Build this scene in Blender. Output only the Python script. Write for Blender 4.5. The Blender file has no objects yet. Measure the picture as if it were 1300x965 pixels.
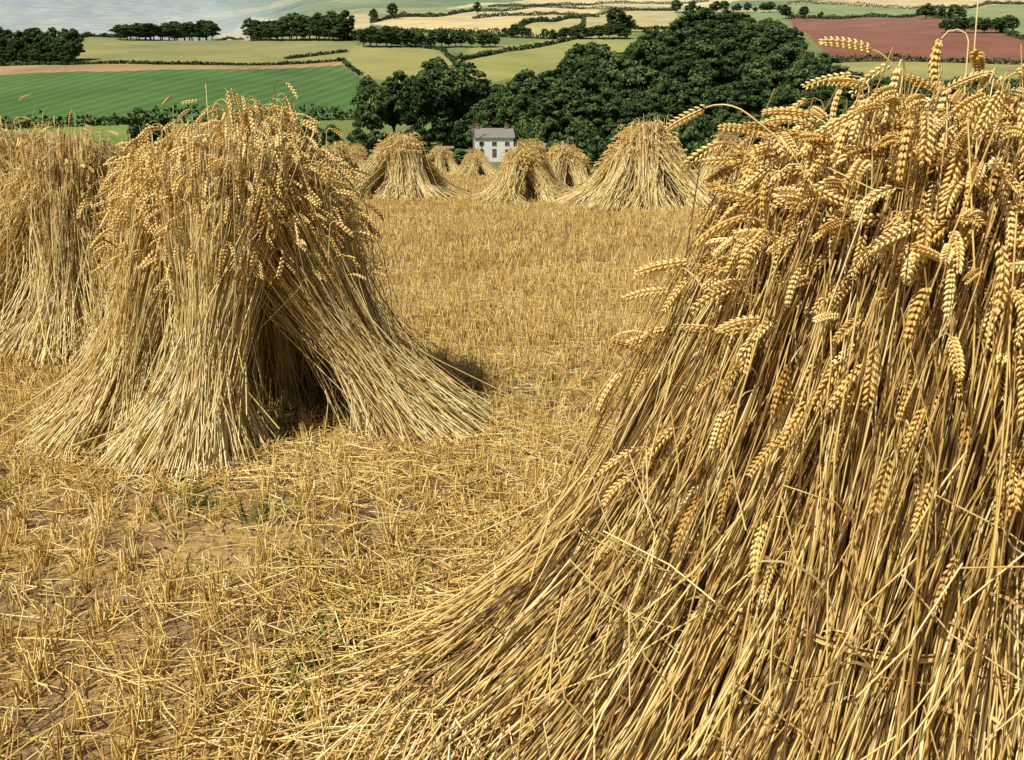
import bpy, math, numpy as np
from mathutils import Vector
rng = np.random.default_rng(7)
scene = bpy.context.scene
scene.view_settings.view_transform = 'Standard'
scene.view_settings.look = 'None'
scene.view_settings.exposure = 0

# ------------------------------------------------------------------ camera
H = 1.45; F = 1126.0; PITCH = math.atan(303.0 / F)
cam = bpy.data.cameras.new("camera"); cam.lens = 36 * F / 1300; cam.sensor_width = 36
cam.clip_start = 0.05; cam.clip_end = 20000
camo = bpy.data.objects.new("camera", cam); scene.collection.objects.link(camo)
camo.location = (0, 0, H); camo.rotation_euler = (math.pi / 2 - PITCH, 0, 0)
scene.camera = camo

# ------------------------------------------------------------------ light
to_sun = Vector((-0.50, -0.46, 0.84)).normalized()
sl = bpy.data.lights.new("sun", 'SUN'); sl.energy = 5.0; sl.angle = math.radians(0.5); sl.color = (1.0, 0.955, 0.86)
so = bpy.data.objects.new("sun", sl); scene.collection.objects.link(so)
so.rotation_euler = to_sun.to_track_quat('Z', 'Y').to_euler(); so.location = (0, 0, 50)
world = bpy.data.worlds.new("World"); scene.world = world; world.use_nodes = True
nt = world.node_tree; bg = nt.nodes['Background']
sk = nt.nodes.new('ShaderNodeTexSky'); sk.sky_type = 'NISHITA'; sk.sun_disc = False
sk.sun_elevation = math.asin(to_sun.z); sk.sun_rotation = math.atan2(to_sun.x, to_sun.y)
sk.dust_density = 3
nt.links.new(sk.outputs[0], bg.inputs[0]); bg.inputs[1].default_value = 0.055

# ------------------------------------------------------------------ materials
def ramp(nodes, stops):
    r = nodes.new('ShaderNodeValToRGB'); e = r.color_ramp.elements
    e[0].position, e[0].color = stops[0][0], (*stops[0][1], 1)
    e[1].position, e[1].color = stops[-1][0], (*stops[-1][1], 1)
    for p, c in stops[1:-1]:
        k = e.new(p); k.color = (*c, 1)
    return r

def var_mat(name, stops, rough=0.5, spec=0.3, noise_scale=30, noise_amt=0.35, matte=False, perobj=0.0):
    m = bpy.data.materials.new(name); m.use_nodes = True
    N = m.node_tree.nodes; L = m.node_tree.links; b = N['Principled BSDF']
    at = N.new('ShaderNodeAttribute'); at.attribute_name = 'var'
    sp = N.new('ShaderNodeSeparateColor'); L.new(at.outputs['Color'], sp.inputs[0])
    rp = ramp(N, stops)
    tc = N.new('ShaderNodeTexCoord')
    no = N.new('ShaderNodeTexNoise'); no.inputs['Scale'].default_value = noise_scale; no.inputs['Detail'].default_value = 1
    L.new(tc.outputs['Object'], no.inputs['Vector'])
    ma = N.new('ShaderNodeMath'); ma.operation = 'MULTIPLY_ADD'
    ma.inputs[1].default_value = noise_amt; L.new(no.outputs[0], ma.inputs[0])
    sb = N.new('ShaderNodeMath'); sb.operation = 'SUBTRACT'; sb.inputs[1].default_value = noise_amt * 0.5 + perobj * 0.5
    L.new(sp.outputs[0], sb.inputs[0]); L.new(sb.outputs[0], ma.inputs[2])
    last = ma
    if perobj:
        oi = N.new('ShaderNodeObjectInfo'); m2 = N.new('ShaderNodeMath'); m2.operation = 'MULTIPLY_ADD'; m2.inputs[1].default_value = perobj
        L.new(oi.outputs['Random'], m2.inputs[0]); L.new(ma.outputs[0], m2.inputs[2]); last = m2
    L.new(last.outputs[0], rp.inputs[0])
    if matte:
        N.remove(b); d = N.new('ShaderNodeBsdfDiffuse'); L.new(rp.outputs[0], d.inputs[0]); L.new(d.outputs[0], N['Material Output'].inputs[0])
    else:
        L.new(rp.outputs[0], b.inputs['Base Color'])
        b.inputs['Roughness'].default_value = rough
        b.inputs['Specular IOR Level'].default_value = spec
    return m

M_straw = var_mat("straw", [(0, (0.15, 0.078, 0.024)), (0.25, (0.44, 0.275, 0.080)), (0.55, (0.77, 0.56, 0.19)), (1, (0.92, 0.80, 0.43))], 0.38, 0.55, 14, 0.5)
M_ear = var_mat("wheat_ear", [(0, (0.40, 0.225, 0.065)), (0.45, (0.77, 0.545, 0.185)), (1, (0.93, 0.77, 0.39))], 0.55, 0.3, 60, 0.5, True)
M_blade = var_mat("dry_blade", [(0, (0.20, 0.105, 0.04)), (0.5, (0.50, 0.33, 0.12)), (1, (0.80, 0.64, 0.33))], 0.6, 0.25, 40, 0.5, True)
M_stub = var_mat("stubble_straw", [(0, (0.28, 0.16, 0.05)), (0.35, (0.62, 0.42, 0.125)), (0.7, (0.86, 0.64, 0.23)), (1, (0.93, 0.79, 0.42))], 0.5, 0.3, 0.8, 0.55, True)
M_weed = var_mat("weed_leaf", [(0, (0.04, 0.09, 0.015)), (1, (0.14, 0.22, 0.04))], 0.5, 0.3, 20, 0.3, True)
M_leaf = var_mat("tree_foliage", [(0, (0.020, 0.040, 0.017)), (0.5, (0.058, 0.098, 0.036)), (1, (0.15, 0.205, 0.065))], 0.65, 0.15, 0.12, 0.5, True, 0.35)
M_hedge = var_mat("hedge_foliage", [(0, (0.04, 0.06, 0.03)), (1, (0.11, 0.15, 0.06))], 0.7, 0.2, 0.1, 0.5, True)
M_bark = var_mat("bark", [(0, (0.05, 0.035, 0.025)), (1, (0.12, 0.09, 0.065))], 0.9, 0.1, 3, 0.5, True)
M_clod = var_mat("dry_soil", [(0, (0.20, 0.12, 0.065)), (1, (0.40, 0.27, 0.16))], 0.95, 0.1, 30, 0.6, True)

def flat_mat(name, col, rough=0.8, noise=0.25, scale=2.0):
    m = bpy.data.materials.new(name); m.use_nodes = True
    N = m.node_tree.nodes; L = m.node_tree.links; b = N['Principled BSDF']
    tc = N.new('ShaderNodeTexCoord'); no = N.new('ShaderNodeTexNoise'); no.inputs['Scale'].default_value = scale
    no.inputs['Detail'].default_value = 5; L.new(tc.outputs['Object'], no.inputs['Vector'])
    rp = ramp(N, [(0.3, tuple(c * (1 - noise) for c in col)), (0.7, col)])
    L.new(no.outputs[0], rp.inputs[0]); L.new(rp.outputs[0], b.inputs['Base Color'])
    b.inputs['Roughness'].default_value = rough
    return m

# ------------------------------------------------------------------ mesh helper
def build(name, parts, mats, parent=None, smooth=True, loc=None, rotz=0, scale=None):
    vs, lv, ls, mi, va = [], [], [], [], []
    off = 0; lo = 0
    for V, Fc, var, m in parts:
        V = np.asarray(V, np.float32).reshape(-1, 3); Fc = np.asarray(Fc, np.int64)
        vs.append(V); lv.append((Fc + off).ravel())
        k = Fc.shape[1]; ls.append(lo + np.arange(len(Fc)) * k); lo += Fc.size
        mi.append(np.full(len(Fc), m)); off += len(V)
        c = np.ones((len(V), 4), np.float32); c[:, 0] = np.clip(var, 0, 1); va.append(c)
    vs = np.concatenate(vs); lv = np.concatenate(lv); ls = np.concatenate(ls); mi = np.concatenate(mi); va = np.concatenate(va)
    me = bpy.data.meshes.new(name)
    me.vertices.add(len(vs)); me.vertices.foreach_set('co', vs.ravel())
    me.loops.add(len(lv)); me.loops.foreach_set('vertex_index', lv.astype(np.int32))
    me.polygons.add(len(ls)); me.polygons.foreach_set('loop_start', ls.astype(np.int32))
    for m in mats: me.materials.append(m)
    me.polygons.foreach_set('material_index', mi.astype(np.int32))
    me.update(calc_edges=True)
    me.polygons.foreach_set('use_smooth', np.full(len(ls), smooth))
    a = me.attributes.new('var', 'FLOAT_COLOR', 'POINT'); a.data.foreach_set('color', va.ravel())
    return link(name, me, parent, loc, rotz, scale)

def link(name, me, parent=None, loc=None, rotz=0, scale=None):
    o = bpy.data.objects.new(name, me); scene.collection.objects.link(o)
    if parent: o.parent = parent
    if loc is not None: o.location = loc
    o.rotation_euler = (0, 0, rotz)
    if scale is not None: o.scale = scale
    return o

def nrm(v): return v / np.maximum(np.linalg.norm(v, axis=-1, keepdims=True), 1e-9)

def tubes(P, R, sides, var, m=0):
    N, K, _ = P.shape
    t = nrm(np.gradient(P, axis=1)); ref = nrm(rng.normal(size=(N, 1, 3)))
    a = nrm(np.cross(t, ref)); b = np.cross(t, a)
    R = np.broadcast_to(np.asarray(R), (N, K))[:, :, None, None]
    ang = np.arange(sides) * 2 * math.pi / sides
    V = P[:, :, None, :] + R * (a[:, :, None, :] * np.cos(ang)[None, None, :, None] + b[:, :, None, :] * np.sin(ang)[None, None, :, None])
    i = np.arange(N)[:, None, None] * K * sides; k = np.arange(K - 1)[None, :, None] * sides; j = np.arange(sides)[None, None, :]; j2 = (j + 1) % sides
    Fc = np.stack([i + k + j, i + k + j2, i + k + sides + j2, i + k + sides + j], -1).reshape(-1, 4)
    var = np.broadcast_to(np.asarray(var).reshape(N, -1), (N, K))
    return (V.reshape(-1, 3), Fc, np.repeat(var.ravel(), sides), m)

def ribbons(P, W, side, var, m=0):
    N, K, _ = P.shape
    W = np.broadcast_to(W, (N, K))[:, :, None]
    V = np.stack([P - side * W, P + side * W], 2)
    i = np.arange(N)[:, None] * K * 2; k = np.arange(K - 1)[None, :] * 2
    Fc = np.stack([i + k, i + k + 1, i + k + 3, i + k + 2], -1).reshape(-1, 4)
    return (V.reshape(-1, 3), Fc, np.repeat(np.repeat(var, K), 2), m)

# ------------------------------------------------------------------ wheat ear templates
def floret(base, d, L, w, flat=0.75, ns=4):
    d = d / np.linalg.norm(d); a = np.cross(d, [0, 1.0, 0.13]); a /= np.linalg.norm(a); b = np.cross(d, a)
    V = [base]
    for f, r in ((0.3, 1.0), (0.66, 0.8)):
        for j in range(ns):
            q = 2 * math.pi * j / ns
            V.append(base + d * L * f + (a * math.cos(q) * flat + b * math.sin(q)) * w * r)
    V.append(base + d * L)
    T = []
    for j in range(ns):
        k = (j + 1) % ns
        T += [(0, 1 + k, 1 + j), (1 + j, 1 + k, 1 + ns + k), (1 + j, 1 + ns + k, 1 + ns + j), (1 + ns + j, 1 + ns + k, 1 + 2 * ns)]
    return np.array(V), np.array(T)

def octa(base, d, L, w):
    d = d / np.linalg.norm(d); a = np.cross(d, [0, 1.0, 0.1]); a /= np.linalg.norm(a); b = np.cross(d, a)
    V = [base] + [base + d * L * 0.45 + (a * math.cos(q) + b * math.sin(q)) * w for q in (0, math.pi / 2, math.pi, 1.5 * math.pi)] + [base + d * L]
    T = []
    for j in range(4):
        k = (j + 1) % 4; T += [(0, 1 + k, 1 + j), (1 + j, 1 + k, 5)]
    return np.array(V), np.array(T)

def ear_template(level):
    L = 0.088; Vs = []; Ts = []; va = []; off = 0
    n = {0: 17, 1: 11, 2: 5}[level]
    for i in range(n):
        z = L * i / n; s = 1 if i % 2 else -1; q = i / n
        sc = 0.72 + 0.42 * math.sin(math.pi * min(1, q * 0.8 + 0.15)) - 0.25 * max(0, q - 0.75) * 4 * 0.5
        items = []
        if level == 0:
            for fy in (-1, 1):
                items.append(floret(np.array([s * 0.0012, fy * 0.0014, z]), np.array([s * 0.40, fy * 0.42, 1.0]), 0.0125 * sc, 0.0026 * sc))
            items.append(floret(np.array([s * 0.0022, 0, z + 0.001]), np.array([s * 0.62, 0, 1.0]), 0.0122 * sc, 0.0027 * sc))
        elif level == 1:
            items.append(octa(np.array([s * 0.001, 0, z]), np.array([s * 0.45, 0, 1.0]), 0.018 * sc, 0.0052 * sc))
        else:
            items.append(octa(np.array([0, 0, z]), np.array([s * 0.3, 0, 1.0]), 0.03 * sc, 0.009 * sc))
        for V, T in items:
            Vs.append(V); Ts.append(T + off); off += len(V)
            x = np.linspace(-0.2, 0.22, len(V)) + rng.uniform(-0.1, 0.1); va.append(x)
    return np.concatenate(Vs), np.concatenate(Ts), np.concatenate(va)
EAR = {k: ear_template(k) for k in (0, 1, 2)}

def place_ears(P0, d, e, psi, level, var, scale, m=1):
    V, T, tv = EAR[level]; n = len(P0); L = 0.088
    z = V[:, 2][None, :] * scale[:, None]
    k = np.maximum(psi, 0.02)[:, None] / (L * scale[:, None])
    ph = k * z
    f = np.sin(ph) / k; g = (1 - np.cos(ph)) / k
    roll = rng.uniform(0, 2 * math.pi, n)[:, None]
    fat = (scale * rng.uniform(0.85, 1.2, n))[:, None]
    X = (V[:, 0][None] * np.cos(roll) - V[:, 1][None] * np.sin(roll)) * fat
    Y = (V[:, 0][None] * np.sin(roll) + V[:, 1][None] * np.cos(roll)) * fat
    side = np.cross(d, e)
    nd = -np.sin(ph)[..., None] * d[:, None] + np.cos(ph)[..., None] * e[:, None]
    W = P0[:, None] + f[..., None] * d[:, None] + g[..., None] * e[:, None] + X[..., None] * side[:, None] + Y[..., None] * nd
    Fc = (T[None] + (np.arange(n) * len(V))[:, None, None]).reshape(-1, 3)
    vv = np.clip(var[:, None] + tv[None], 0, 1).ravel()
    return (W.reshape(-1, 3), Fc, vv, m)

def nod(P0, t0, out, phi, length, K):
    e = nrm(out - np.sum(out * t0, -1, keepdims=True) * t0)
    q = np.linspace(0, 1, K)[None, :] * phi[:, None]
    k = np.maximum(phi, 0.02)[:, None] / length[:, None]
    P = P0[:, None] + (np.sin(q) / k)[..., None] * t0[:, None] + ((1 - np.cos(q)) / k)[..., None] * e[:, None]
    c, s = np.cos(phi)[:, None], np.sin(phi)[:, None]
    return P, c * t0 + s * e, -s * t0 + c * e

def sheaf(parts, B, T, rb, rw, rt, n, nears, C, level, w=0.42, rad=0.0021, nleaf=0, low=0, messy=0.14, tone=0.5, drop=0.34, earscale=1.0, M=None, top=1.05, flare=0.09, ridge=0.17, phimin=70, band=5):
    B = np.array([B[0], B[1], 0.0]); T = np.array(T, float); C = np.array([C[0], C[1], 0.0])
    if M is None: M = np.array([B[0] * 0.42 + T[0] * 0.58, B[1] * 0.42 + T[1] * 0.58, T[2] * 0.42])
    M = np.array(M, float)
    def ctr(s): return B * (1 - s) ** 2 + 2 * M * s * (1 - s) + T * s * s
    sides = 4 if level == 0 else 3
    th = rng.uniform(0, 2 * math.pi, n); r = rng.uniform(0, 1, n) ** 0.35
    s0 = rng.uniform(0.0, 0.05, n) + (rng.uniform(size=n) < 0.1) * rng.uniform(0, 0.12, n)
    s1 = top - drop * r ** 2 * rng.uniform(0, 1, n) ** 0.8 + rng.normal(0, 0.025, n)
    low = int(low); r[:low] = rng.uniform(0.98, 1.1, low); s1[:low] = rng.uniform(0.5, 0.8, low)
    K = 7 if level == 0 else (6 if level == 1 else 4)
    s = s0[:, None] + (s1 - s0)[:, None] * np.linspace(0, 1, K)[None]
    fl = rng.exponential(flare, n)[:, None]
    ph = rng.uniform(0, 6.28, 4)
    rid = 1 + ridge * (np.sin(th * 7 + ph[0]) * 0.6 + np.sin(th * 12 + ph[1]) * 0.5 + np.sin(th * 19 + ph[2]) * 0.4)
    def Rf(s):
        q = np.clip((w - s) / w, 0, 1)
        lo = (rw + (rb - rw) * q ** 1.25) * (1 + fl * q ** 2)
        hi = rw + (rt - rw) * (np.clip((s - w) / (1 - w), 0, 1)) ** 1.1
        return np.where(s < w, lo, hi) * (1 + (rid[:, None] - 1) * np.clip(np.abs(s - w) * 4, 0.25, 1))
    tw = rng.normal(0, 0.34, n)
    a = th[:, None] + tw[:, None] * (s - w)
    R = Rf(s) * r[:, None]
    P = ctr(s[..., None]) + np.stack([R * np.cos(a), R * np.sin(a), 0 * R], -1)
    sg = np.where(rng.uniform(size=n) < messy, 0.065, 0.015)[:, None, None]
    J0 = rng.normal(size=(n, 1, 3)) * sg; J1 = rng.normal(size=(n, 1, 3)) * sg; J2 = rng.normal(size=(n, 1, 3)) * sg * 0.8; J3 = rng.normal(size=(n, 1, 3)) * sg * 0.35
    u = np.linspace(0, 1, K)[None, :, None]
    P = P + J0 * (1 - u) ** 2 * 1.6 + J1 * u + J2 * np.sin(u * math.pi) + J3 * np.sin(u * 2 * math.pi)
    P[..., 2] = np.maximum(P[..., 2], 0.003 + 0.01 * rng.uniform(size=(n, 1)))
    col = np.clip(tone + rng.normal(0, 0.27, n) + 0.1 * np.sin(th * 5 + ph[3]) - 0.3 * np.clip(0.85 - r, 0, 1), 0, 1)  # inner straws coloured darker, painting the shadowed gaps between outer stems
    rr = rad * rng.uniform(0.7, 1.35, n)
    taper = np.linspace(1.1, 0.7, K)[None]
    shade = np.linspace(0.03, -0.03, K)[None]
    cand = np.where(r > 0.3)[0]; cand = np.concatenate([np.arange(low), rng.permutation(cand[cand >= low])[:max(0, nears - low)]])
    isear = np.zeros(n, bool); isear[cand] = True
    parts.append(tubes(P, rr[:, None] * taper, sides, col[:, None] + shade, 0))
    I = np.where(isear)[0]; ne = len(I)
    t0 = nrm(P[I, -1] - P[I, -2])
    rad_dir = np.stack([np.cos(th[I]), np.sin(th[I]), 0 * I], -1)
    oc = P[I, -1] - C; oc[:, 2] = 0; oc = nrm(oc)
    out = rad_dir * 0.5 + oc * 0.9 + rng.normal(0, 0.5, (ne, 3)) * np.array([1, 1, 0.15]); out[:, 2] -= 0.12
    phi = np.radians(rng.uniform(phimin, 165, ne)); lown = I < low; phi[lown] = np.radians(rng.uniform(140, 172, lown.sum()))
    ln = rng.uniform(0.035, 0.10, ne)
    NP, d, e = nod(P[I, -1], t0, nrm(out), phi, ln, 5 if level < 2 else 3)
    KK = NP.shape[1]
    parts.append(tubes(NP, rr[I][:, None] * np.linspace(0.7, 0.5, KK)[None], 3, col[I], 0))
    parts.append(place_ears(NP[:, -1], d, e, np.radians(rng.uniform(4, 50, ne)), level, np.clip(0.5 + rng.normal(0, 0.22, ne), 0.05, 1), rng.uniform(0.78, 1.2, ne) * earscale, 1))
    if nleaf:
        ii = rng.integers(0, n, nleaf * 3); ii = ii[r[ii] > 0.75][:nleaf]; m = len(ii); kk = rng.integers(1, K - 1, m)
        p = P[ii, kk]; t = nrm(P[ii, kk + 1] - P[ii, kk])
        o = nrm(np.stack([np.cos(th[ii]), np.sin(th[ii]), 0 * ii], -1) + rng.normal(0, 0.6, (m, 3)))
        q, _, _ = nod(p, nrm(t + 0.1 * o), o, np.radians(rng.uniform(60, 170, m)), rng.uniform(0.1, 0.26, m), 8)
        wid = rng.uniform(0.0025, 0.005, m)[:, None] * np.array([0.6, 1, 1, 0.95, 0.85, 0.65, 0.4, 0.05])[None]
        sd = nrm(np.cross(t, o)); tg = nrm(np.gradient(q, axis=1)); tws = np.linspace(0, 1, 8)[None, :, None] * rng.uniform(-3, 3, (m, 1, 1))
        sd = sd[:, None] * np.cos(tws) + np.cross(tg, np.broadcast_to(sd[:, None], tg.shape)) * np.sin(tws)
        q[..., 2] = np.maximum(q[..., 2], 0.01)
        parts.append(ribbons(q, wid, sd, rng.uniform(0, 1, m), 2))
    nb = band
    an = np.linspace(0, 2 * math.pi, 25)[None] + rng.uniform(0, 6, (nb, 1))
    cc = ctr(w)
    br = rw * rng.uniform(1.0, 1.06, (nb, 1)); zz = rng.normal(0, 0.010, (nb, 1)) + 0.02 * np.sin(an + rng.uniform(0, 6))
    Pb = cc + np.stack([br * np.cos(an), br * np.sin(an), zz], -1)
    parts.append(tubes(Pb, rad * 1.1, 3, rng.uniform(0.1, 0.6, nb), 0))

STMATS = [M_straw, M_ear, M_blade]

# ------------------------------------------------------------------ terrain
PY = [-300, 45, 60, 90, 130, 180, 232, 300, 520, 700, 900, 1200, 1500, 1900, 2300, 3500, 6000]
PZ = [0, 0, -0.8, -5, -9, -6, -2.4, 5, 41, 77, 108, 152, 198, 266, 345, 560, 900]
QY = [-300, 45, 60, 90, 130, 180, 232, 300, 520, 700, 780, 1000, 1500, 2200, 3200, 4500, 6000]
QZ = [0, 0, -0.8, -5, -9, -6, -2.4, 5, 41, 75, 82, 96, 160, 255, 420, 700, 900]
def sstep(a, b, x):
    t = np.clip((x - a) / (b - a), 0, 1); return t * t * (3 - 2 * t)
def terr(x, y):
    x = np.asarray(x, float); y = np.asarray(y, float)
    k = sstep(-0.34, -0.14, x / np.maximum(y, 60))
    z = np.interp(y, PY, PZ) * k + np.interp(y, QY, QZ) * (1 - k)
    z = z + 17 * np.exp(-((x - 95) / 60) ** 2 - ((y - 390) / 70) ** 2)
    far = sstep(200, 500, y)
    z = z + far * (3.0 * np.sin(x / 70 + 1.0) * np.sin(y / 110) + 1.4 * np.sin(x / 33 + y / 60))
    z = z + sstep(800, 2500, y) * 22 * np.sin(x / 420 + 0.6)
    near = 1 - sstep(40, 60, y)
    z = z + near * (0.012 * np.sin(x * 1.9 + y * 0.7) + 0.01 * np.sin(y * 2.3 - x))
    return z
def rayt(v): return math.tan(math.atan((482.5 - v) / F) - PITCH)
def at_dist(u, v, y):
    t = rayt(v); return (u - 650) / F * y * (math.cos(PITCH) - t * math.sin(PITCH)), H + t * y
def survey(u, v):
    t = rayt(v); c = (u - 650) / F * (math.cos(PITCH) - t * math.sin(PITCH))
    ys = np.exp(np.linspace(math.log(190), math.log(5800), 1500))
    hit = np.where(terr(c * ys, ys) >= H + t * ys)[0]
    y = ys[hit[0]] if len(hit) else 5800
    return c * y, y

ys = np.concatenate([np.arange(-30, 60, 1.0), np.arange(60, 900, 3.0), np.exp(np.linspace(math.log(900), math.log(6000), 110))])
ss = np.linspace(-1, 1, 561)
GY, GS = np.meshgrid(ys, ss, indexing='ij')
GX = GS * (34 + 0.95 * np.maximum(GY, 0)); GZ = terr(GX, GY)
ny, nx = GX.shape
colr = np.zeros((ny, nx, 3)); colr[:] = (0.17, 0.20, 0.065)
ci = np.floor((GX + 0.25 * GY) / 210 + 0.35 * np.sin(GY / 300)).astype(int); cj = np.floor((GY - 0.2 * GX) / 330 + 0.3 * np.sin(GX / 260)).astype(int)
hsh = np.abs(np.sin(ci * 12.9898 + cj * 78.233) * 43758.5453) % 1
pal = np.array([(0.13, 0.19, 0.06), (0.20, 0.25, 0.08), (0.42, 0.36, 0.16), (0.05, 0.08, 0.03), (0.30, 0.28, 0.11), (0.10, 0.14, 0.05)])
far_m = GY > 850
colr[far_m] = pal[(hsh * 6).astype(int) % 6][far_m]
def inpoly(px, py, poly):
    ins = np.zeros(px.shape, bool); n = len(poly)
    for i in range(n):
        x1, y1 = poly[i]; x2, y2 = poly[(i + 1) % n]
        if y1 == y2: continue
        c = ((y1 > py) != (y2 > py)) & (px < (x2 - x1) * (py - y1) / (y2 - y1) + x1)
        ins ^= c
    return ins
crop = np.zeros((ny, nx))
PALE = (0.58, 0.47, 0.22); OLIVE = (0.27, 0.27, 0.085); GREEN = (0.072, 0.150, 0.042); RED = (0.22, 0.088, 0.052)
fields = [
    ([(-300, 200), (-300, 160), (160, 160), (200, 205)], (0.17, 0.24, 0.06), 0),
    ([(-500, 175), (-500, 95), (0, 93), (150, 90), (432, 80), (456, 97), (452, 152), (160, 158)], GREEN, 1),
    ([(-500, 95), (-500, 84), (0, 84), (200, 83), (436, 77), (440, 82), (150, 91)], (0.34, 0.23, 0.11), 0),
    ([(85, 83), (100, 46), (440, 49), (455, 60), (440, 76), (200, 82)], (0.26, 0.25, 0.095), 0),
    ([(440, 76), (450, 58), (560, 64), (600, 100), (540, 112), (456, 96)], (0.31, 0.285, 0.10), 0),
    ([(600, 60), (700, 50), (800, 38), (810, 70), (700, 92), (600, 112), (580, 78)], OLIVE, 0),
    ([(470, 30), (600, 14), (760, 6), (760, 22), (640, 44), (560, 42)], PALE, 0),
    ([(640, 45), (740, 22), (860, 14), (860, 40), (700, 50)], (0.44, 0.38, 0.16), 0),
    ([(560, 12), (700, -4), (1000, -6), (900, 10), (740, 6)], (0.60, 0.50, 0.25), 0),
    ([(270, 44), (320, 20), (470, 18), (470, 40), (350, 48)], (0.46, 0.40, 0.2), 0),
    ([(1000, 24), (1180, 17), (1330, 60), (1600, 84), (1300, 80), (1060, 80)], RED, 0),
    ([(1060, 80), (1300, 82), (1600, 88), (1600, 112), (1200, 105), (1080, 100)], (0.30, 0.28, 0.10), 0),
    ([(1000, 22), (1000, 2), (1200, -4), (1500, -4), (1500, 40), (1300, 45), (1180, 15)], (0.22, 0.27, 0.09), 0),
    ([(1000, 6), (1100, -6), (1400, -6), (1350, 6), (1180, 12)], PALE, 0),
]
for poly, c, cr in fields:
    w = [survey(u, v) for u, v in poly]
    msk = inpoly(GX, GY, w) & (GY > 190)
    colr[msk] = c
    if cr: crop[msk] = 1
haze_tint = np.clip((GY - 350) / 2800, 0, 1)[..., None] ** 0.9 * 0.35  # aerial haze painted into the field colours, paler and bluer with distance
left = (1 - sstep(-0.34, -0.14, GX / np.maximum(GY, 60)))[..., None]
haze_tint = np.maximum(haze_tint, sstep(850, 2400, GY)[..., None] * 0.78 * left)
colr = colr * (1 - haze_tint) + np.array([0.36, 0.42, 0.46]) * haze_tint

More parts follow.
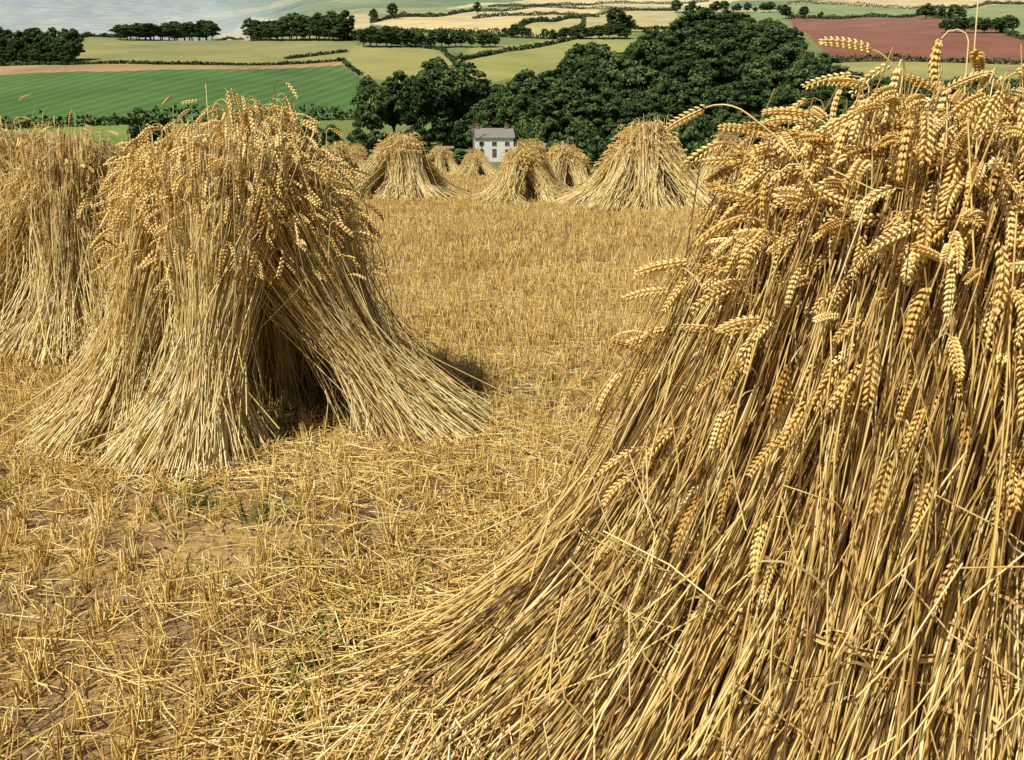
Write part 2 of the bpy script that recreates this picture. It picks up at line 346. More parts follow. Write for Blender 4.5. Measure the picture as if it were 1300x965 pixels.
def terrain():
    V = np.stack([GX, GY, GZ], -1).reshape(-1, 3)
    i = np.arange(ny - 1)[:, None] * nx + np.arange(nx - 1)[None]
    Fc = np.stack([i, i + 1, i + nx + 1, i + nx], -1).reshape(-1, 4)
    m = bpy.data.materials.new("stubble_soil"); m.use_nodes = True
    N = m.node_tree.nodes; L = m.node_tree.links; b = N['Principled BSDF']; b.inputs['Roughness'].default_value = 0.95
    b.inputs['Specular IOR Level'].default_value = 0.1
    tc = N.new('ShaderNodeTexCoord')
    def noise(scale, det=6, st=None):
        n = N.new('ShaderNodeTexNoise'); n.inputs['Scale'].default_value = scale; n.inputs['Detail'].default_value = det
        if st:
            mp = N.new('ShaderNodeMapping'); mp.inputs['Scale'].default_value = st[0]; mp.inputs['Rotation'].default_value = (0, 0, st[1])
            L.new(tc.outputs['Object'], mp.inputs[0]); L.new(mp.outputs[0], n.inputs['Vector'])
        else: L.new(tc.outputs['Object'], n.inputs['Vector'])
        return n
    soil = ramp(N, [(0.3, (0.12, 0.068, 0.036)), (0.5, (0.23, 0.14, 0.075)), (0.7, (0.35, 0.23, 0.13))]); n1 = noise(16, 9); L.new(n1.outputs[0], soil.inputs[0])
    strw = ramp(N, [(0.3, (0.18, 0.105, 0.036)), (0.5, (0.38, 0.25, 0.08)), (0.75, (0.74, 0.54, 0.22))])
    n2 = noise(70, 4, ((1, 7, 1), 0.5)); L.new(n2.outputs[0], strw.inputs[0])
    n3 = noise(2.2, 6); f = ramp(N, [(0.42, (0.12, 0.12, 0.12)), (0.57, (1, 1, 1))]); L.new(n3.outputs[0], f.inputs[0])
    mx = N.new('ShaderNodeMix'); mx.data_type = 'RGBA'
    L.new(f.outputs[0], mx.inputs[0]); L.new(soil.outputs[0], mx.inputs[6]); L.new(strw.outputs[0], mx.inputs[7])
    L.new(mx.outputs[2], b.inputs['Base Color'])
    bp = N.new('ShaderNodeBump'); bp.inputs['Strength'].default_value = 1.0; bp.inputs['Distance'].default_value = 0.05
    L.new(n1.outputs[0], bp.inputs['Height']); L.new(bp.outputs[0], b.inputs['Normal'])
    m2 = bpy.data.materials.new("hill_fields"); m2.use_nodes = True
    N = m2.node_tree.nodes; L = m2.node_tree.links; b = N['Principled BSDF']; b.inputs['Roughness'].default_value = 0.95
    b.inputs['Specular IOR Level'].default_value = 0.1
    tc = N.new('ShaderNodeTexCoord')
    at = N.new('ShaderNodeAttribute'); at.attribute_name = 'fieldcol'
    ac = N.new('ShaderNodeAttribute'); ac.attribute_name = 'crop'
    wv = N.new('ShaderNodeTexWave'); wv.inputs['Scale'].default_value = 0.04; wv.inputs['Distortion'].default_value = 0.8; wv.inputs['Detail'].default_value = 2
    mp = N.new('ShaderNodeMapping'); mp.inputs['Rotation'].default_value = (0, 0, 0.12); L.new(tc.outputs['Object'], mp.inputs[0])
    mp.inputs['Scale'].default_value = (1, 1, 0)
    L.new(mp.outputs[0], wv.inputs['Vector'])
    n1 = N.new('ShaderNodeTexNoise'); n1.inputs['Scale'].default_value = 0.02; n1.inputs['Detail'].default_value = 8; n1.inputs['Roughness'].default_value = 0.6; L.new(tc.outputs['Object'], n1.inputs['Vector'])
    r1 = ramp(N, [(0.3, (0.76, 0.78, 0.80)), (0.7, (1.22, 1.18, 1.1))]); L.new(n1.outputs[0], r1.inputs[0])
    mm = N.new('ShaderNodeMix'); mm.data_type = 'RGBA'; mm.blend_type = 'MULTIPLY'; mm.inputs[0].default_value = 1
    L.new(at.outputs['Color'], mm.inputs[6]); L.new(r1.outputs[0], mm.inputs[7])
    r2 = ramp(N, [(0.25, (0.9, 0.95, 0.9)), (0.95, (1.35, 1.12, 1.2))]); L.new(wv.outputs[0], r2.inputs[0])
    m3 = N.new('ShaderNodeMix'); m3.data_type = 'RGBA'; m3.blend_type = 'MULTIPLY'
    L.new(ac.outputs['Fac'], m3.inputs[0]); L.new(mm.outputs[2], m3.inputs[6]); L.new(r2.outputs[0], m3.inputs[7])
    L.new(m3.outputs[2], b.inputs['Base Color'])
    o = build("ground", [(V, Fc, np.zeros(len(V)), 0)], [m, m2])
    cy = np.broadcast_to(((ys[:-1] + ys[1:]) / 2)[:, None], (ny - 1, nx - 1)).ravel()
    o.data.polygons.foreach_set('material_index', (cy > 58).astype(np.int32))
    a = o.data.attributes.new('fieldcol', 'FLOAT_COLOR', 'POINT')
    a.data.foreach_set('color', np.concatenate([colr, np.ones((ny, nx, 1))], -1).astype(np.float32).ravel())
    a = o.data.attributes.new('crop', 'FLOAT', 'POINT'); a.data.foreach_set('value', crop.astype(np.float32).ravel())
terrain()

# ------------------------------------------------------------------ stubble
RA = math.radians(-14); RD = np.array([math.sin(RA), math.cos(RA)]); RN = np.array([RD[1], -RD[0]])
def bare(x, y):
    b = np.exp(-((x + 1.10) / 0.30) ** 2 - ((y - 2.98) / 0.26) ** 2)
    b = np.maximum(b, 0.7 * np.exp(-((x + 1.45) / 0.45) ** 2 - ((y - 3.45) / 0.11) ** 2))
    b = np.maximum(b, 0.5 * np.exp(-((x + 0.75) / 0.25) ** 2 - ((y - 2.35) / 0.2) ** 2))
    n = np.sin(x * 3.1 + 1.3 * np.sin(y * 2.3)) * np.sin(y * 2.7 + 1.1 * np.sin(x * 1.9 + 2))
    return np.maximum(b * 1.1, np.clip((n - 0.6) * 1.2, 0, 0.35))
def rows(y0, y1, dens, rad, hmin, hmax, rowsp, tuft, edge=2.5):
    w = 0.64 * y1 + edge; area = 2 * w * (y1 - y0); n = int(area * dens / tuft)
    x = rng.uniform(-w, w, n); y = rng.uniform(y0, y1, n)
    k = np.abs(x) < 0.64 * y + edge; x, y = x[k], y[k]
    p = np.stack([x, y], -1); a = p @ RD; c = p @ RN
    c = np.round(c / rowsp) * rowsp + rng.normal(0, rowsp * 0.14, len(c)); p = a[:, None] * RD + c[:, None] * RN
    keep = rng.uniform(size=len(p)) > bare(p[:, 0], p[:, 1]) * 0.95
    p = p[keep]; n = len(p)
    p = np.repeat(p, tuft, 0) + rng.normal(0, 0.014 * rad / 0.002, (n * tuft, 2)); m = len(p)
    g = terr(p[:, 0], p[:, 1])
    h = rng.uniform(hmin, hmax, m) * np.repeat(rng.uniform(0.65, 1.15, n), tuft)
    lean = rng.normal(0, 0.2, (m, 2)) + np.repeat(rng.normal(0, 0.16, (n, 2)), tuft, 0)
    b = np.stack([p[:, 0], p[:, 1], g - 0.01], -1); tp = b + np.stack([lean[:, 0] * h, lean[:, 1] * h, h + 0.01], -1)
    tone = np.clip(0.62 + rng.normal(0, 0.24, m) + np.repeat(rng.normal(0, 0.12, n), tuft), 0, 1)
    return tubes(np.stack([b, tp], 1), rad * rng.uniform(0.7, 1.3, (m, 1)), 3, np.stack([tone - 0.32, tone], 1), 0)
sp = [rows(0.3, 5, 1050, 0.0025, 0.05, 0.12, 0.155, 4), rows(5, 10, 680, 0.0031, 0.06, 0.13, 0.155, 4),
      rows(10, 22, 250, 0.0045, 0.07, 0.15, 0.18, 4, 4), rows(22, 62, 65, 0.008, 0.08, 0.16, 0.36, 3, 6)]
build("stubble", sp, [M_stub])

def litter(cx, cy, sx, sy, n, lmin=0.04, lmax=0.22, zmax=0.05, uniform=False):
    if uniform: x = rng.uniform(cx - sx, cx + sx, n); y = rng.uniform(cy - sy, cy + sy, n)
    else: x = rng.normal(cx, sx, n); y = rng.normal(cy, sy, n)
    k = rng.uniform(size=n) > bare(x, y) * 0.85; x, y = x[k], y[k]; n = len(x)
    l = lmin + (lmax - lmin) * rng.uniform(0, 1, n) ** 1.6; a = rng.uniform(0, 2 * math.pi, n); g = terr(x, y)
    z0 = g + rng.uniform(0.004, zmax, n); z1 = g + rng.uniform(0.004, zmax, n)
    p0 = np.stack([x, y, z0], -1); p2 = p0 + np.stack([np.cos(a) * l, np.sin(a) * l, z1 - z0], -1)
    p1 = (p0 + p2) / 2 + rng.normal(0, 0.06, (n, 3)) * l[:, None] * np.array([1, 1, 0.2])
    return tubes(np.stack([p0, p1, p2], 1), 0.0021 * rng.uniform(0.6, 1.25, (n, 1)), 3, np.clip(0.6 + rng.normal(0, 0.27, n), 0, 1), 0)
build("loose_straw", [litter(-0.5, 3.2, 4.5, 2.8, 17000, uniform=True), litter(0, 8, 8, 3, 12000, 0.1, 0.4, uniform=True),
                      litter(-0.25, 2.3, 0.42, 0.4, 2200, 0.05, 0.4, 0.09), litter(-1.3, 3.7, 0.8, 0.25, 1400, zmax=0.08), litter(-0.3, 4.0, 0.6, 0.35, 1800, 0.05, 0.35, zmax=0.08),
                      litter(0.2, 1.6, 0.7, 0.4, 700)], [M_stub])

# ------------------------------------------------------------------ near stook
parts = []; C = (0.98, 1.95)
def S(B, T, rb, rw, rt, n, ne, **k): sheaf(parts, B, T, rb, rw, rt, n, ne, C, 0, earscale=1.12, **k)
S((0.05, 2.12), (0.74, 1.98, 1.36), 0.35, 0.20, 0.22, 2100, 270, nleaf=130, low=14, tone=0.40, messy=0.27, phimin=80)
S((0.27, 1.76), (0.78, 1.84, 1.37), 0.34, 0.20, 0.23, 2100, 310, nleaf=140, low=22, tone=0.36, messy=0.32, phimin=80)
S((0.60, 1.48), (0.90, 1.74, 1.40), 0.33, 0.20, 0.25, 2100, 380, nleaf=130, low=26, tone=0.42, messy=0.30, drop=0.40)
S((0.97, 1.40), (1.06, 1.72, 1.41), 0.34, 0.20, 0.27, 2000, 420, nleaf=90, low=18, tone=0.60, messy=0.25, drop=0.42)
S((1.40, 1.50), (1.22, 1.80, 1.38), 0.36, 0.20, 0.27, 1600, 300, nleaf=60, low=8, tone=0.62, messy=0.2, drop=0.42)
S((1.75, 1.95), (1.32, 1.98, 1.36), 0.36, 0.20, 0.26, 650, 100)
S((1.22, 2.50), (1.04, 2.08, 1.40), 0.36, 0.20, 0.26, 650, 130)
S((0.66, 2.48), (0.86, 2.08, 1.38), 0.36, 0.20, 0.22, 800, 130)
n = 64
p0 = np.stack([rng.uniform(0.62, 1.3, n), rng.uniform(1.6, 2.1, n), rng.uniform(1.24, 1.38, n)], -1)
hand = np.array([[0.86, 1.72, 1.3, -0.02, 0.0, 0.38], [0.90, 1.66, 1.3, 0.03, 0.0, 0.27], [0.80, 1.75, 1.3, -0.07, 0, 0.25], [0.68, 1.8, 1.28, 0.10, 0, 0.22], [0.95, 1.70, 1.3, 0.02, 0, 0.24]])
p0[:5] = hand[:, :3]
dv = np.stack([rng.normal(0, 0.11, n), rng.normal(0, 0.06, n), rng.uniform(0.05, 0.17, n)], -1); dv[:5] = hand[:, 3:]
PP = p0[:, None] + dv[:, None] * np.linspace(0, 1, 3)[None, :, None]
t0 = nrm(dv); out = nrm(rng.normal(0, 1, (n, 3)) * np.array([1, 1, 0.1])); out[:5] = [(0.05, 0, 0.0), (1, 0.1, 0), (-1, -.2, 0), (1, -0.3, 0), (1, 0, 0)]; out = nrm(out + 1e-4)
phi = np.radians(rng.uniform(60, 165, n)); phi[:5] = np.radians([10, 150, 60, 70, 130])
NPp, d, e = nod(PP[:, -1], t0, out, phi, rng.uniform(0.06, 0.1, n), 6)
parts.append(tubes(np.concatenate([PP, NPp[:, 1:]], 1), 0.0016, 4, rng.uniform(0.4, 0.9, n), 0))
parts.append(place_ears(NPp[:, -1], d, e, np.radians(rng.uniform(10, 50, n)), 0, rng.uniform(0.3, 0.8, n), rng.uniform(0.95, 1.25, n), 1))
n = 110
a = rng.uniform(0, 1, n); zz = rng.uniform(0.25, 0.95, n)
px = 0.16 + a * 1.2 - (1 - a) * 0.25 * (1 - zz); py = 1.60 - 0.42 * np.sin(np.clip(a * 1.3, 0, 1) * math.pi / 2) + 0.25 * (zz - 0.5) + 0.05
p0 = np.stack([px, py, zz], -1); dd = nrm(np.stack([rng.normal(0, 0.8, n), rng.normal(0, 0.1, n), rng.normal(-0.8, 0.4, n)], -1)) * rng.uniform(0.1, 0.33, (n, 1))
dd[:, 1] -= 0.35 * np.abs(dd[:, 2]) * 0.6
parts.append(tubes(np.stack([p0, p0 + dd * 0.5 + rng.normal(0, 0.02, (n, 3)), p0 + dd], 1), 0.0018, 4, rng.uniform(0.3, 0.9, n), 0))
n = 360
a = rng.uniform(2.2, 4.6, n); q = rng.uniform(0.2, 0.45, n)
p0 = np.stack([0.05 + np.cos(a) * q * 1.0, 1.98 + np.sin(a) * q * 0.9, rng.uniform(0.03, 0.2, n)], -1)
aa = a + rng.normal(0, 0.7, n); l = rng.uniform(0.1, 0.3, n)
p1 = p0 + np.stack([np.cos(aa) * l, np.sin(aa) * l, -p0[:, 2] + rng.uniform(0.005, 0.05, n)], -1)
parts.append(tubes(np.stack([p0, (p0 + p1) / 2 + rng.normal(0, 0.012, (n, 3)), p1], 1), 0.0021, 4, np.clip(rng.normal(0.5, 0.25, n), 0, 1), 0))
build("wheat_stook", parts, STMATS)

# ------------------------------------------------------------------ left stook
parts = []; C = (-1.42, 4.6)
def S(B, T, rb, rw, rt, n, ne, **k): sheaf(parts, B, T, rb, rw, rt, n, ne, C, 1, rad=0.0027, phimin=95, earscale=1.1, **k)
S((-1.54, 3.94), (-1.34, 4.42, 1.42), 0.30, 0.115, 0.36, 2200, 640, tone=0.76, drop=0.46, nleaf=50, M=(-1.40, 4.18, 0.60), messy=0.14, w=0.38, band=14, flare=0.14)
S((-2.06, 4.26), (-1.68, 4.60, 1.30), 0.31, 0.14, 0.28, 1800, 380, tone=0.66, drop=0.42, nleaf=40, w=0.38, flare=0.14, messy=0.2)
S((-2.22, 4.85), (-1.82, 4.88, 1.22), 0.33, 0.15, 0.28, 1300, 280, tone=0.60, messy=0.2)
S((-0.40, 4.36), (-1.20, 4.47, 1.28), 0.27, 0.14, 0.33, 2200, 500, tone=0.66, drop=0.46, nleaf=50, M=(-1.00, 4.45, 0.60), messy=0.2, w=0.36, band=12, flare=0.16)
S((-0.70, 5.10), (-1.20, 4.82, 1.30), 0.32, 0.16, 0.28, 1100, 240)
S((-1.50, 5.25), (-1.42, 4.85, 1.42), 0.33, 0.17, 0.30, 1100, 300)
S((-1.30, 4.80), (-1.30, 4.60, 1.50), 0.14, 0.13, 0.20, 700, 260, drop=0.28)
n = 22
p0 = np.stack([rng.uniform(-1.6, -1.1, n), rng.uniform(4.35, 4.8, n), rng.uniform(1.3, 1.45, n)], -1)
dv = np.stack([rng.normal(0, 0.08, n), rng.normal(0, 0.05, n), rng.uniform(0.04, 0.12, n)], -1)
NPp, d, e = nod(p0 + dv, nrm(dv), nrm(rng.normal(0, 1, (n, 3)) * np.array([1, 1, .1])), np.radians(rng.uniform(80, 165, n)), rng.uniform(0.05, 0.1, n), 5)
parts.append(tubes(np.concatenate([p0[:, None], NPp], 1), 0.002, 3, rng.uniform(0.5, 0.9, n), 0))
parts.append(place_ears(NPp[:, -1], d, e, np.radians(rng.uniform(10, 50, n)), 1, rng.uniform(0.4, 0.8, n), rng.uniform(0.9, 1.2, n), 1))
build("wheat_stook", parts, STMATS)

# ------------------------------------------------------------------ other stooks
def stook_mesh(level, n, ne, rad, L=2, ang=0.0, hs=1.0, earscale=1.0, rt=0.25, conv=0.55):
    parts = []
    ca, sa = math.cos(ang), math.sin(ang)
    def rot(x, y): return (ca * x - sa * y, sa * x + ca * y)
    for i in range(L):
        for sgn in (-1, 1):
            a = (i - (L - 1) / 2) * 0.5 + rng.normal(0, 0.11)
            b = rot(a * 1.35, sgn * rng.uniform(0.42, 0.85)); t = rot(a * conv, sgn * 0.10)
            sheaf(parts, b, (t[0], t[1], hs * rng.uniform(1.02, 1.42)), 0.35, 0.15, rt, n, ne, (0, 0), level, rad=rad, tone=0.68, drop=0.42, earscale=earscale, top=1.08, messy=0.28, flare=0.18, phimin=90)
    for sgn in (-1, 1):
        b = rot(sgn * (L * 0.28 + rng.uniform(0.3, 0.95)), rng.normal(0, 0.25)); t = rot(sgn * (L * 0.14), rng.normal(0, 0.05))
        sheaf(parts, b, (t[0], t[1], hs * rng.uniform(0.85, 1.25)), 0.33, 0.15, rt, n, ne, (0, 0), level, rad=rad, tone=0.66, drop=0.42, earscale=earscale, top=1.06, messy=0.28, flare=0.18, phimin=90)
    return parts
o = build("wheat_stook", stook_mesh(1, 1300, 260, 0.0032, 2, 0.5), STMATS, loc=(-3.15, 6.7, 0))
o = build("wheat_stook", stook_mesh(1, 900, 200, 0.004, 2, 1.2), STMATS, loc=(-4.6, 8.2, 0), scale=(1.05, 1.05, 1.0))
fm = []
for k in range(5):
    o = build("wheat_stook", stook_mesh(2, 560, 190, 0.0062, 2 + (k == 2), 0.4 + k * 0.9, earscale=1.15, rt=0.22, conv=0.5), STMATS); fm.append(o)
far_list = [(-2.85, 24.0, 1.08, 0), (0.25, 22.4, 1.02, 1), (2.95, 20.6, 1.22, 2), (1.55, 26.0, 0.95, 3), (-5.4, 27.5, 0.95, 4),
    (-4.7, 34, 0.9, 2), (-1.55, 38, 0.8, 4), (5.9, 24.5, 1.15, 1), (4.6, 33, 0.9, 0), (-3.3, 43, 0.9, 3),
    (-10.2, 18.5, 1.05, 2), (-13.8, 23, 1.0, 1), (-8.2, 31, 1.0, 0), (-12.5, 36, 1.0, 4), (8.8, 23, 1.1, 0), (13.5, 27, 1, 1), (10.5, 36, 1, 2), (-7.0, 41, 1, 3)]
for i, (x, y, s, k) in enumerate(far_list):
    if i < 5: o = fm[k]; o.location = (x, y, 0); o.scale = (s * 1.1, s * 1.1, s)
    else: link("wheat_stook", fm[k].data, None, (x, y, 0), rng.uniform(0, 6.28), (s * rng.uniform(1, 1.2), s * 1.05, s * rng.uniform(0.84, 1.0)))

# ------------------------------------------------------------------ weeds, clods
def weeds():
    parts = []
    cs = [(-1.30, 3.35, 70), (-1.0, 3.25, 50), (-0.5, 2.3, 80), (-0.42, 2.5, 60), (-0.7, 2.9, 30), (-0.55, 2.1, 50)] + [(rng.uniform(-2.5, 0.8), rng.uniform(1.9, 6), 14) for _ in range(26)]
    for x, y, n in cs:
        p = np.stack([rng.normal(x, 0.07, n), rng.normal(y, 0.07, n), np.zeros(n)], -1)
        t = nrm(np.stack([rng.normal(0, 0.4, n), rng.normal(0, 0.4, n), np.ones(n)], -1)); o = nrm(np.stack([rng.normal(0, 1, n), rng.normal(0, 1, n), 0 * p[:, 0]], -1))
        q, _, _ = nod(p, t, o, np.radians(rng.uniform(20, 110, n)), rng.uniform(0.04, 0.13, n), 5)
        sd = nrm(np.cross(t, o))[:, None] + 0 * q
        parts.append(ribbons(q, rng.uniform(0.0015, 0.0045, (n, 1)) * np.array([[0.8, 1, 0.9, 0.6, 0.05]]), sd, rng.uniform(0, 1, n), 0))
    build("weeds", parts, [M_weed])
weeds()
def clods():
    import bmesh
    bm = bmesh.new(); bmesh.ops.create_icosphere(bm, subdivisions=2, radius=1); V = np.array([v.co[:] for v in bm.verts]); T = np.array([[v.index for v in f.verts] for f in bm.faces]); bm.free()
    parts = []
    for i in range(280):
        if i < 150: x, y = rng.normal(-1.10, 0.24), rng.normal(2.98, 0.2)
        else: x, y = rng.uniform(-2.6, 0.4), rng.uniform(1.9, 4)
        s = min(rng.gamma(1.3, 0.0035) + 0.002, 0.015)
        d = 1 + 0.28 * np.sin(V @ rng.normal(0, 2.5, 3) + rng.uniform(0, 6)) + 0.2 * np.sin(V @ rng.normal(0, 5, 3))
        W = V * d[:, None] * s * np.array([rng.uniform(0.8, 1.5), rng.uniform(0.8, 1.5), rng.uniform(0.5, 0.9)])
        parts.append((W + np.array([x, y, float(terr(x, y))]), T, np.full(len(V), rng.uniform(0.3, 1.0)), 0))
    build("soil_clods", parts, [M_clod], smooth=False)
clods()

# ------------------------------------------------------------------ trees
def leaf_quads(Pc, nn, size, var):
    n = len(Pc); a = nrm(np.cross(nn, rng.normal(size=(n, 3)))); b = np.cross(nn, a)
    s = size[:, None]
    V = np.stack([Pc - a * s - b * s * 0.7, Pc + a * s - b * s * 0.6, Pc + a * s * 0.8 + b * s * 0.8, Pc - a * s * 0.7 + b * s], 1).reshape(-1, 3)
    return (V, np.arange(n * 4).reshape(-1, 4), np.repeat(var, 4), 0)
def tree_parts(h=20, w=14, nc=90, nq=85, low=0.12, q=0.34):
    parts = []
    trunk = np.stack([np.linspace(0, 0.4, 6), np.linspace(0, -0.3, 6), np.linspace(-1, h * 0.7, 6)], -1)[None]
    parts.append(tubes(trunk, np.linspace(0.5, 0.14, 6)[None], 8, np.array([0.5]), 1))
    cen = []
    lob = rng.normal(0, 1, (4, 3))
    while len(cen) < nc:
        p = rng.uniform(-1, 1, 3); r = np.linalg.norm(p)
        lim = 0.85 + 0.18 * math.sin(3 * p @ lob[0]) + 0.1 * math.sin(4 * p @ lob[1] + 1)
        if r > lim or r < 0.4: continue
        zc = (p[2] + 1) / 2
        wz = math.sin(min(1, zc * 0.75 + 0.25) * math.pi) ** 0.5 * 0.5 + 0.5 if zc > 0.0 else 1
        cen.append([p[0] * w * 0.46 * wz, p[1] * w * 0.46 * wz, h * low + zc * h * (0.93 - low)])
    cen = np.array(cen); rc = rng.uniform(0.055, 0.13, nc) * w
    sl = np.array([[[0.2, -0.1, h * rng.uniform(0.15, 0.55)], list((c + np.array([0.2, -0.1, h * 0.3])) / 2), list(c)] for c in cen[:16]])
    parts.append(tubes(sl, np.array([[0.2, 0.12, 0.04]]), 5, np.full(16, 0.5), 1))
    for c, r in zip(cen, rc):
        d = nrm(rng.normal(size=(nq, 3))); d[:, 2] = np.where(d[:, 2] < -0.3, -d[:, 2] * 0.6, d[:, 2]); d = nrm(d)
        P = c + d * (r * rng.uniform(0.5, 1.2, nq))[:, None] * np.array([1, 1, 0.8])
        nn = nrm(d + rng.normal(0, 0.5, (nq, 3)))
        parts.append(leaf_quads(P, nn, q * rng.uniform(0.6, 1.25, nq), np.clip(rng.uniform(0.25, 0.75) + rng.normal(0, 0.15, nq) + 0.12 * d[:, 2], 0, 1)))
    return parts
tmesh = []
for k in range(5):
    o = build("t", tree_parts(20, [14, 16, 12, 15, 13][k], [90, 100, 80, 95, 85][k]), [M_leaf, M_bark], smooth=False)
    tmesh.append((o.data, [14, 16, 12, 15, 13][k])); bpy.data.objects.remove(o)
o = build("b", tree_parts(20, 26, 60, 90, 0.02, 0.7), [M_leaf, M_bark], smooth=False); bush = o.data; bpy.data.objects.remove(o)

def plant(name, u, vt, y, w, parent=None, kind=None, ratio=None):
    x, zt = at_dist(u, vt, y); g = float(terr(x, y)); h = max(zt - g, 2.0)
    if kind == 'bush': me, mw = bush, 26
    else: me, mw = tmesh[rng.integers(0, 5)]
    if ratio: w = h * ratio * rng.uniform(0.85, 1.2)
    if w is None: w = max(7, h * rng.uniform(0.62, 0.85))
    link(name, me, parent, (x, y, g - 0.2), rng.uniform(0, 6.28), (w / mw, w / mw, (h + 0.2) / 19.0))

wood = bpy.data.objects.new("woodland", None); scene.collection.objects.link(wood)
for u, v, y in [(468, 92, 252), (498, 86, 262), (530, 92, 250), (557, 68, 264), (585, 76, 268)]: plant("oak_tree", u, v, y, None)
outline = [(600, 98), (625, 96), (650, 100), (680, 86), (710, 76), (740, 50), (775, 56), (800, 52), (825, 34), (860, 18), (890, 8), (925, 6), (960, 14), (990, 22), (1015, 40), (1045, 68), (1075, 96), (1110, 92), (1150, 100), (1200, 96), (1250, 100), (1310, 104), (1370, 100), (1440, 105), (1520, 100)]
ou = [a for a, _ in outline]; ov = [b for _, b in outline]
for u in np.arange(604, 1560, 15):
    vt = float(np.interp(u, ou, ov)); rise = max(0, 100 - vt)
    plant("tree", u + rng.normal(0, 4), vt + rng.uniform(-4, 10), 270 + rise * 1.4 + rng.uniform(-8, 8), None, wood, None, 0.85)
for u in np.arange(735, 1060, 14):
    vt = float(np.interp(u, ou, ov)); rise = max(0, 100 - vt)
    plant("tree", u + rng.normal(0, 4), vt + rng.uniform(10, 26), 262 + rise * 1.1 + rng.uniform(-8, 8), None, wood, None, 0.8)
for u in np.arange(612, 1560, 20):
    vt = float(np.interp(u, ou, ov))
    for f, dd in ((0.25, 250), (0.48, 232), (0.7, 214)):
        v = vt + (190 - vt) * f + rng.uniform(-8, 8)
        if u < 720 and f > 0.4: continue
        plant("tree", u + rng.normal(0, 6), v, dd + max(0, 80 - vt) * 1.0 * (1 - f) + rng.uniform(-5, 5), None, wood)
for u, v, y in [(455, 165, 225), (480, 168, 238), (530, 160, 245), (560, 150, 250), (590, 152, 250), (395, 158, 250), (370, 150, 262), (420, 160, 245), (350, 165, 240), (535, 182, 215), (575, 190, 212),
                (670, 150, 240), (690, 150, 236), (712, 178, 214), (735, 175, 210), (755, 170, 208), (790, 165, 206), (830, 160, 205), (870, 160, 203), (640, 145, 248), (610, 155, 246), (445, 185, 212), (405, 186, 210), (500, 196, 206), (545, 196, 204)]:
    plant("shrub", u, v, y, rng.uniform(6, 11), wood, 'bush')
for u in np.arange(880, 1500, 24): plant("shrub", u, 168 + rng.uniform(-8, 10), 204, 11, wood, 'bush')
plant("hawthorn_bush", 180, 141, 236, 11, None, 'bush'); plant("hawthorn_bush", 203, 150, 238, 6, None, 'bush')
copse = bpy.data.objects.new("distant_trees", None); scene.collection.objects.link(copse)
def row(u0, u1, v0, v1, vb, step, jitter=4, ratio=1.1):
    for u in np.arange(u0, u1, step):
        v = v0 + (v1 - v0) * (u - u0) / max(1, u1 - u0)
        x, y = survey(u, vb); plant("tree", u + rng.normal(0, 2), v + rng.uniform(-jitter, jitter), min(y, 1500), None, copse, None, ratio)
row(-120, 95, 36, 34, 78, 11, 4, 0.7); row(-120, 90, 48, 50, 80, 13, 4, 0.8); row(-100, 85, 60, 64, 82, 13, 3, 1)
row(152, 272, 30, 28, 51, 6, 4, 1.3); row(318, 446, 22, 14, 52, 8, 5, 0.8); row(330, 440, 30, 28, 52, 10, 4, 1)
row(462, 640, 36, 44, 60, 9, 6, 1.0); row(655, 672, 32, 32, 48, 8, 3, 1); row(690, 810, 36, 28, 50, 12, 5, 1)
row(1205, 1300, 22, 20, 42, 12, 5, 1); row(1180, 1225, 6, 8, 24, 8, 4, 1); row(1000, 1060, 8, 12, 24, 20, 4, 1)
row(860, 1010, 2, 6, 16, 10, 4, 1)
for u, v, vb in [(474, 10, 28), (498, 3, 24), (782, 8, 40), (798, 18, 40), (606, 2, 18)]:
    x, y = survey(u, vb); plant("oak_tree", u, v, y, None, None, None, 0.9)

def hedge(pts, hgt=2.6, wid=1.6, seg=1.3):
    w = [survey(u, v) for u, v in pts]; P = []
    for (x1, y1), (x2, y2) in zip(w[:-1], w[1:]):
        n = max(2, int(math.hypot(x2 - x1, y2 - y1) / seg)); t = np.linspace(0, 1, n)
        P.append(np.stack([x1 + (x2 - x1) * t, y1 + (y2 - y1) * t], -1))
    P = np.concatenate(P); n = len(P)
    if n > 3000: P = P[::n // 3000 + 1]; n = len(P)
    ph = rng.uniform(0, 6, 3)
    P = P + np.stack([np.zeros(n), 1.5 * np.sin(np.arange(n) * 0.03 + ph[0])], -1)
    hh = hgt * (1 + 0.4 * np.sin(np.arange(n) * 0.13 + ph[1]) * np.sin(np.arange(n) * 0.051 + ph[2]) + rng.normal(0, 0.14, n))
    k = 12; C2 = np.repeat(P, k, 0); H2 = np.repeat(hh, k); m = n * k
    x = C2[:, 0] + rng.normal(0, wid * 0.4, m); y = C2[:, 1] + rng.normal(0, wid * 0.4, m)
    z = terr(C2[:, 0], C2[:, 1]) + H2 * rng.uniform(0, 1, m)
    nn = nrm(rng.normal(size=(m, 3)) + np.array([0, -0.3, 0.5]))
    build("hedgerow", [leaf_quads(np.stack([x, y, z], -1), nn, rng.uniform(0.4, 0.8, m), np.clip(0.45 + rng.normal(0, 0.2, m), 0, 1))], [M_hedge], smooth=False)
hedge([(-200, 168), (0, 164), (160, 157), (300, 156), (450, 152)], 4.0, 3)
hedge([(0, 84), (85, 83), (200, 82), (436, 77), (458, 96)], 1.2)
hedge([(85, 82), (100, 48)], 2.5); hedge([(100, 50), (290, 49), (440, 51), (560, 64), (592, 92)], 2.6)
hedge([(440, 50), (500, 40), (600, 46), (700, 50), (860, 36)], 3.0)
hedge([(470, 30), (600, 15), (760, 6), (900, 2)], 4.0); hedge([(560, 42), (640, 45), (740, 22), (860, 14)], 3.5)
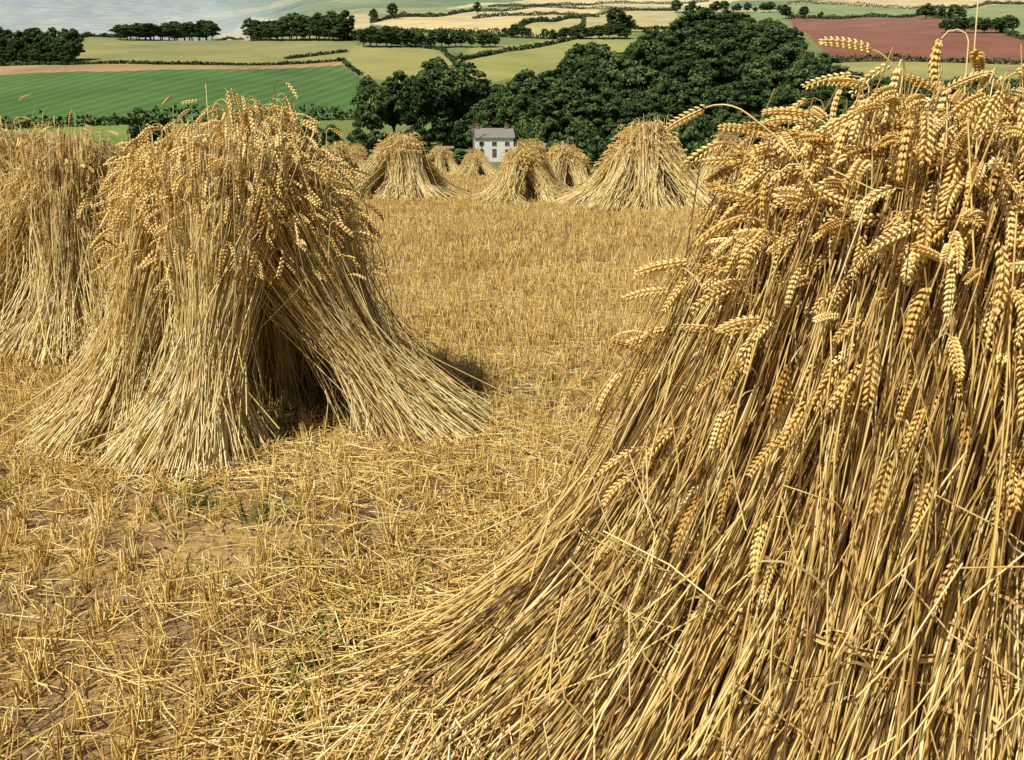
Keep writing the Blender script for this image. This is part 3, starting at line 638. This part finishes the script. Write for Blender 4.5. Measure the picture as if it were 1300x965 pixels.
hedge([(600, 24), (700, 18), (760, 22)], 4); hedge([(580, 78), (640, 66), (800, 40)], 2.5)
hedge([(620, 9), (740, 12), (860, 14)], 4); hedge([(700, 50), (740, 36), (742, 22)], 3)
hedge([(1000, 24), (1180, 17), (1330, 60), (1500, 76)], 3.5); hedge([(1060, 80), (1300, 82), (1500, 86)], 3.0)
hedge([(1000, 6), (1180, 12), (1350, 4)], 5); hedge([(1080, 101), (1250, 106), (1500, 112)], 3)
hedge([(380, 72), (365, 75), (440, 66)], 1.5)

# ------------------------------------------------------------------ buildings
M_white = flat_mat("limewash", (0.82, 0.81, 0.78), 0.8, 0.08); M_slate = flat_mat("slate_roof", (0.27, 0.235, 0.21), 0.8, 0.3, 4); M_brick = flat_mat("chimney_brick", (0.30, 0.16, 0.11), 0.9)
M_glass = flat_mat("window_glass", (0.03, 0.035, 0.04), 0.15, 0.1); M_frame = flat_mat("window_frame", (0.6, 0.6, 0.58)); M_stone = flat_mat("stone_wall", (0.34, 0.29, 0.23), 0.9, 0.4); M_wood = flat_mat("timber", (0.16, 0.11, 0.07))
BF = np.array([(0, 3, 2, 1), (4, 5, 6, 7), (0, 1, 5, 4), (1, 2, 6, 5), (2, 3, 7, 6), (3, 0, 4, 7)])
def bx(x0, x1, y0, y1, z0, z1, m=0):
    return (np.array([(x0, y0, z0), (x1, y0, z0), (x1, y1, z0), (x0, y1, z0), (x0, y0, z1), (x1, y0, z1), (x1, y1, z1), (x0, y1, z1)]), BF, np.zeros(8), m)
def house(name, u, y, w, dep, eave, ridge, wall, rot=0.0, chims=(0.35, -0.42), wins=3, v=190, lift=0.0):
    x, z = at_dist(u, v, y); g = float(terr(x, y)) + lift
    e = bpy.data.objects.new(name, None); scene.collection.objects.link(e); e.location = (x, y, g - 0.3); e.rotation_euler = (0, 0, rot)
    hw, hd = w / 2, dep / 2
    wp = [bx(-hw, hw, -hd, hd, -3, eave)]
    for s in (-1, 1):
        xx = s * hw
        V = np.array([(xx, -hd, eave), (xx, hd, eave), (xx, 0, ridge)] + [(xx - s * 0.3, -hd, eave), (xx - s * 0.3, hd, eave), (xx - s * 0.3, 0, ridge)])
        wp.append((V, np.array([(0, 1, 2), (3, 5, 4)]), np.zeros(6), 0))
    build("walls", wp, [wall], e, False)
    rp = []
    for s in (-1, 1):
        o = 0.35; sl = (ridge - eave) / hd
        V = np.array([(-hw - o, s * (hd + o), eave - sl * o + 0.03), (hw + o, s * (hd + o), eave - sl * o + 0.03), (hw + o, 0, ridge + 0.03), (-hw - o, 0, ridge + 0.03)]); V = np.concatenate([V, V + np.array([0, 0, 0.18])])
        rp.append((V, BF, np.zeros(8), 0))
    build("roof", rp, [M_slate], e, False)
    for c in chims:
        build("chimney", [bx(c * w - 0.45, c * w + 0.45, -0.35, 0.35, ridge - 0.8, ridge + 0.9), bx(c * w - 0.52, c * w + 0.52, -0.42, 0.42, ridge + 0.9, ridge + 1.05), bx(c * w - 0.15, c * w + 0.15, -0.15, 0.15, ridge + 1.05, ridge + 1.4)], [M_brick], e, False)
    gp = []
    rowsz = [(1.1, 2.1)] + ([(3.0, 3.9)] if eave > 4 else [])
    for i in range(wins):
        cx = -hw + w * (i + 0.5) / wins
        for r_, (a, b) in enumerate(rowsz):
            if r_ == 0 and i == wins // 2:
                gp.append(bx(cx - 0.5, cx + 0.5, -hd - 0.05, -hd - 0.003, 0.3, 2.3, 2)); continue
            gp.append(bx(cx - 0.6, cx + 0.6, -hd - 0.06, -hd - 0.003, a - 0.1, b + 0.1, 1))
            for k in (-1, 1): gp.append(bx(cx + k * 0.27 - 0.23, cx + k * 0.27 + 0.23, -hd - 0.075, -hd - 0.062, a, b, 0))
    build("windows_and_door", gp, [M_glass, M_frame, M_wood], e, False)
house("white_cottage", 626, 222, 9.2, 6, 4.9, 6.9, M_white, 0.12, lift=0.8)
house("stone_barn", 684, 226, 5.5, 4, 2.4, 3.9, M_stone, -0.1, (), 1)
house("farmhouse", 500, 240, 6, 5, 3.0, 4.6, M_white, 0.3, (0.3,), 2)
house("garden_shed", 562, 226, 5, 4, 2.2, 3.2, M_stone, -0.1, (), 1)
house("distant_farmhouse", 322, float(survey(322, 50)[1]) - 6, 12, 7, 4, 6, M_white, 0.2, v=50)
x, y = at_dist(609, 190, 221)[0] - 1.2, 217; g = float(terr(x, y))
build("utility_pole", [tubes(np.array([[[0, 0, -0.5], [0, 0, 5], [0, 0, 11.5]]]), np.array([[0.16, 0.14, 0.11]]), 8, np.array([0.5]), 0), bx(-0.8, 0.8, -0.05, 0.05, 10.8, 10.95)], [M_bark], loc=(x, y, g))
print("faces", sum(len(o.data.polygons) for o in scene.objects if o.type == 'MESH'))
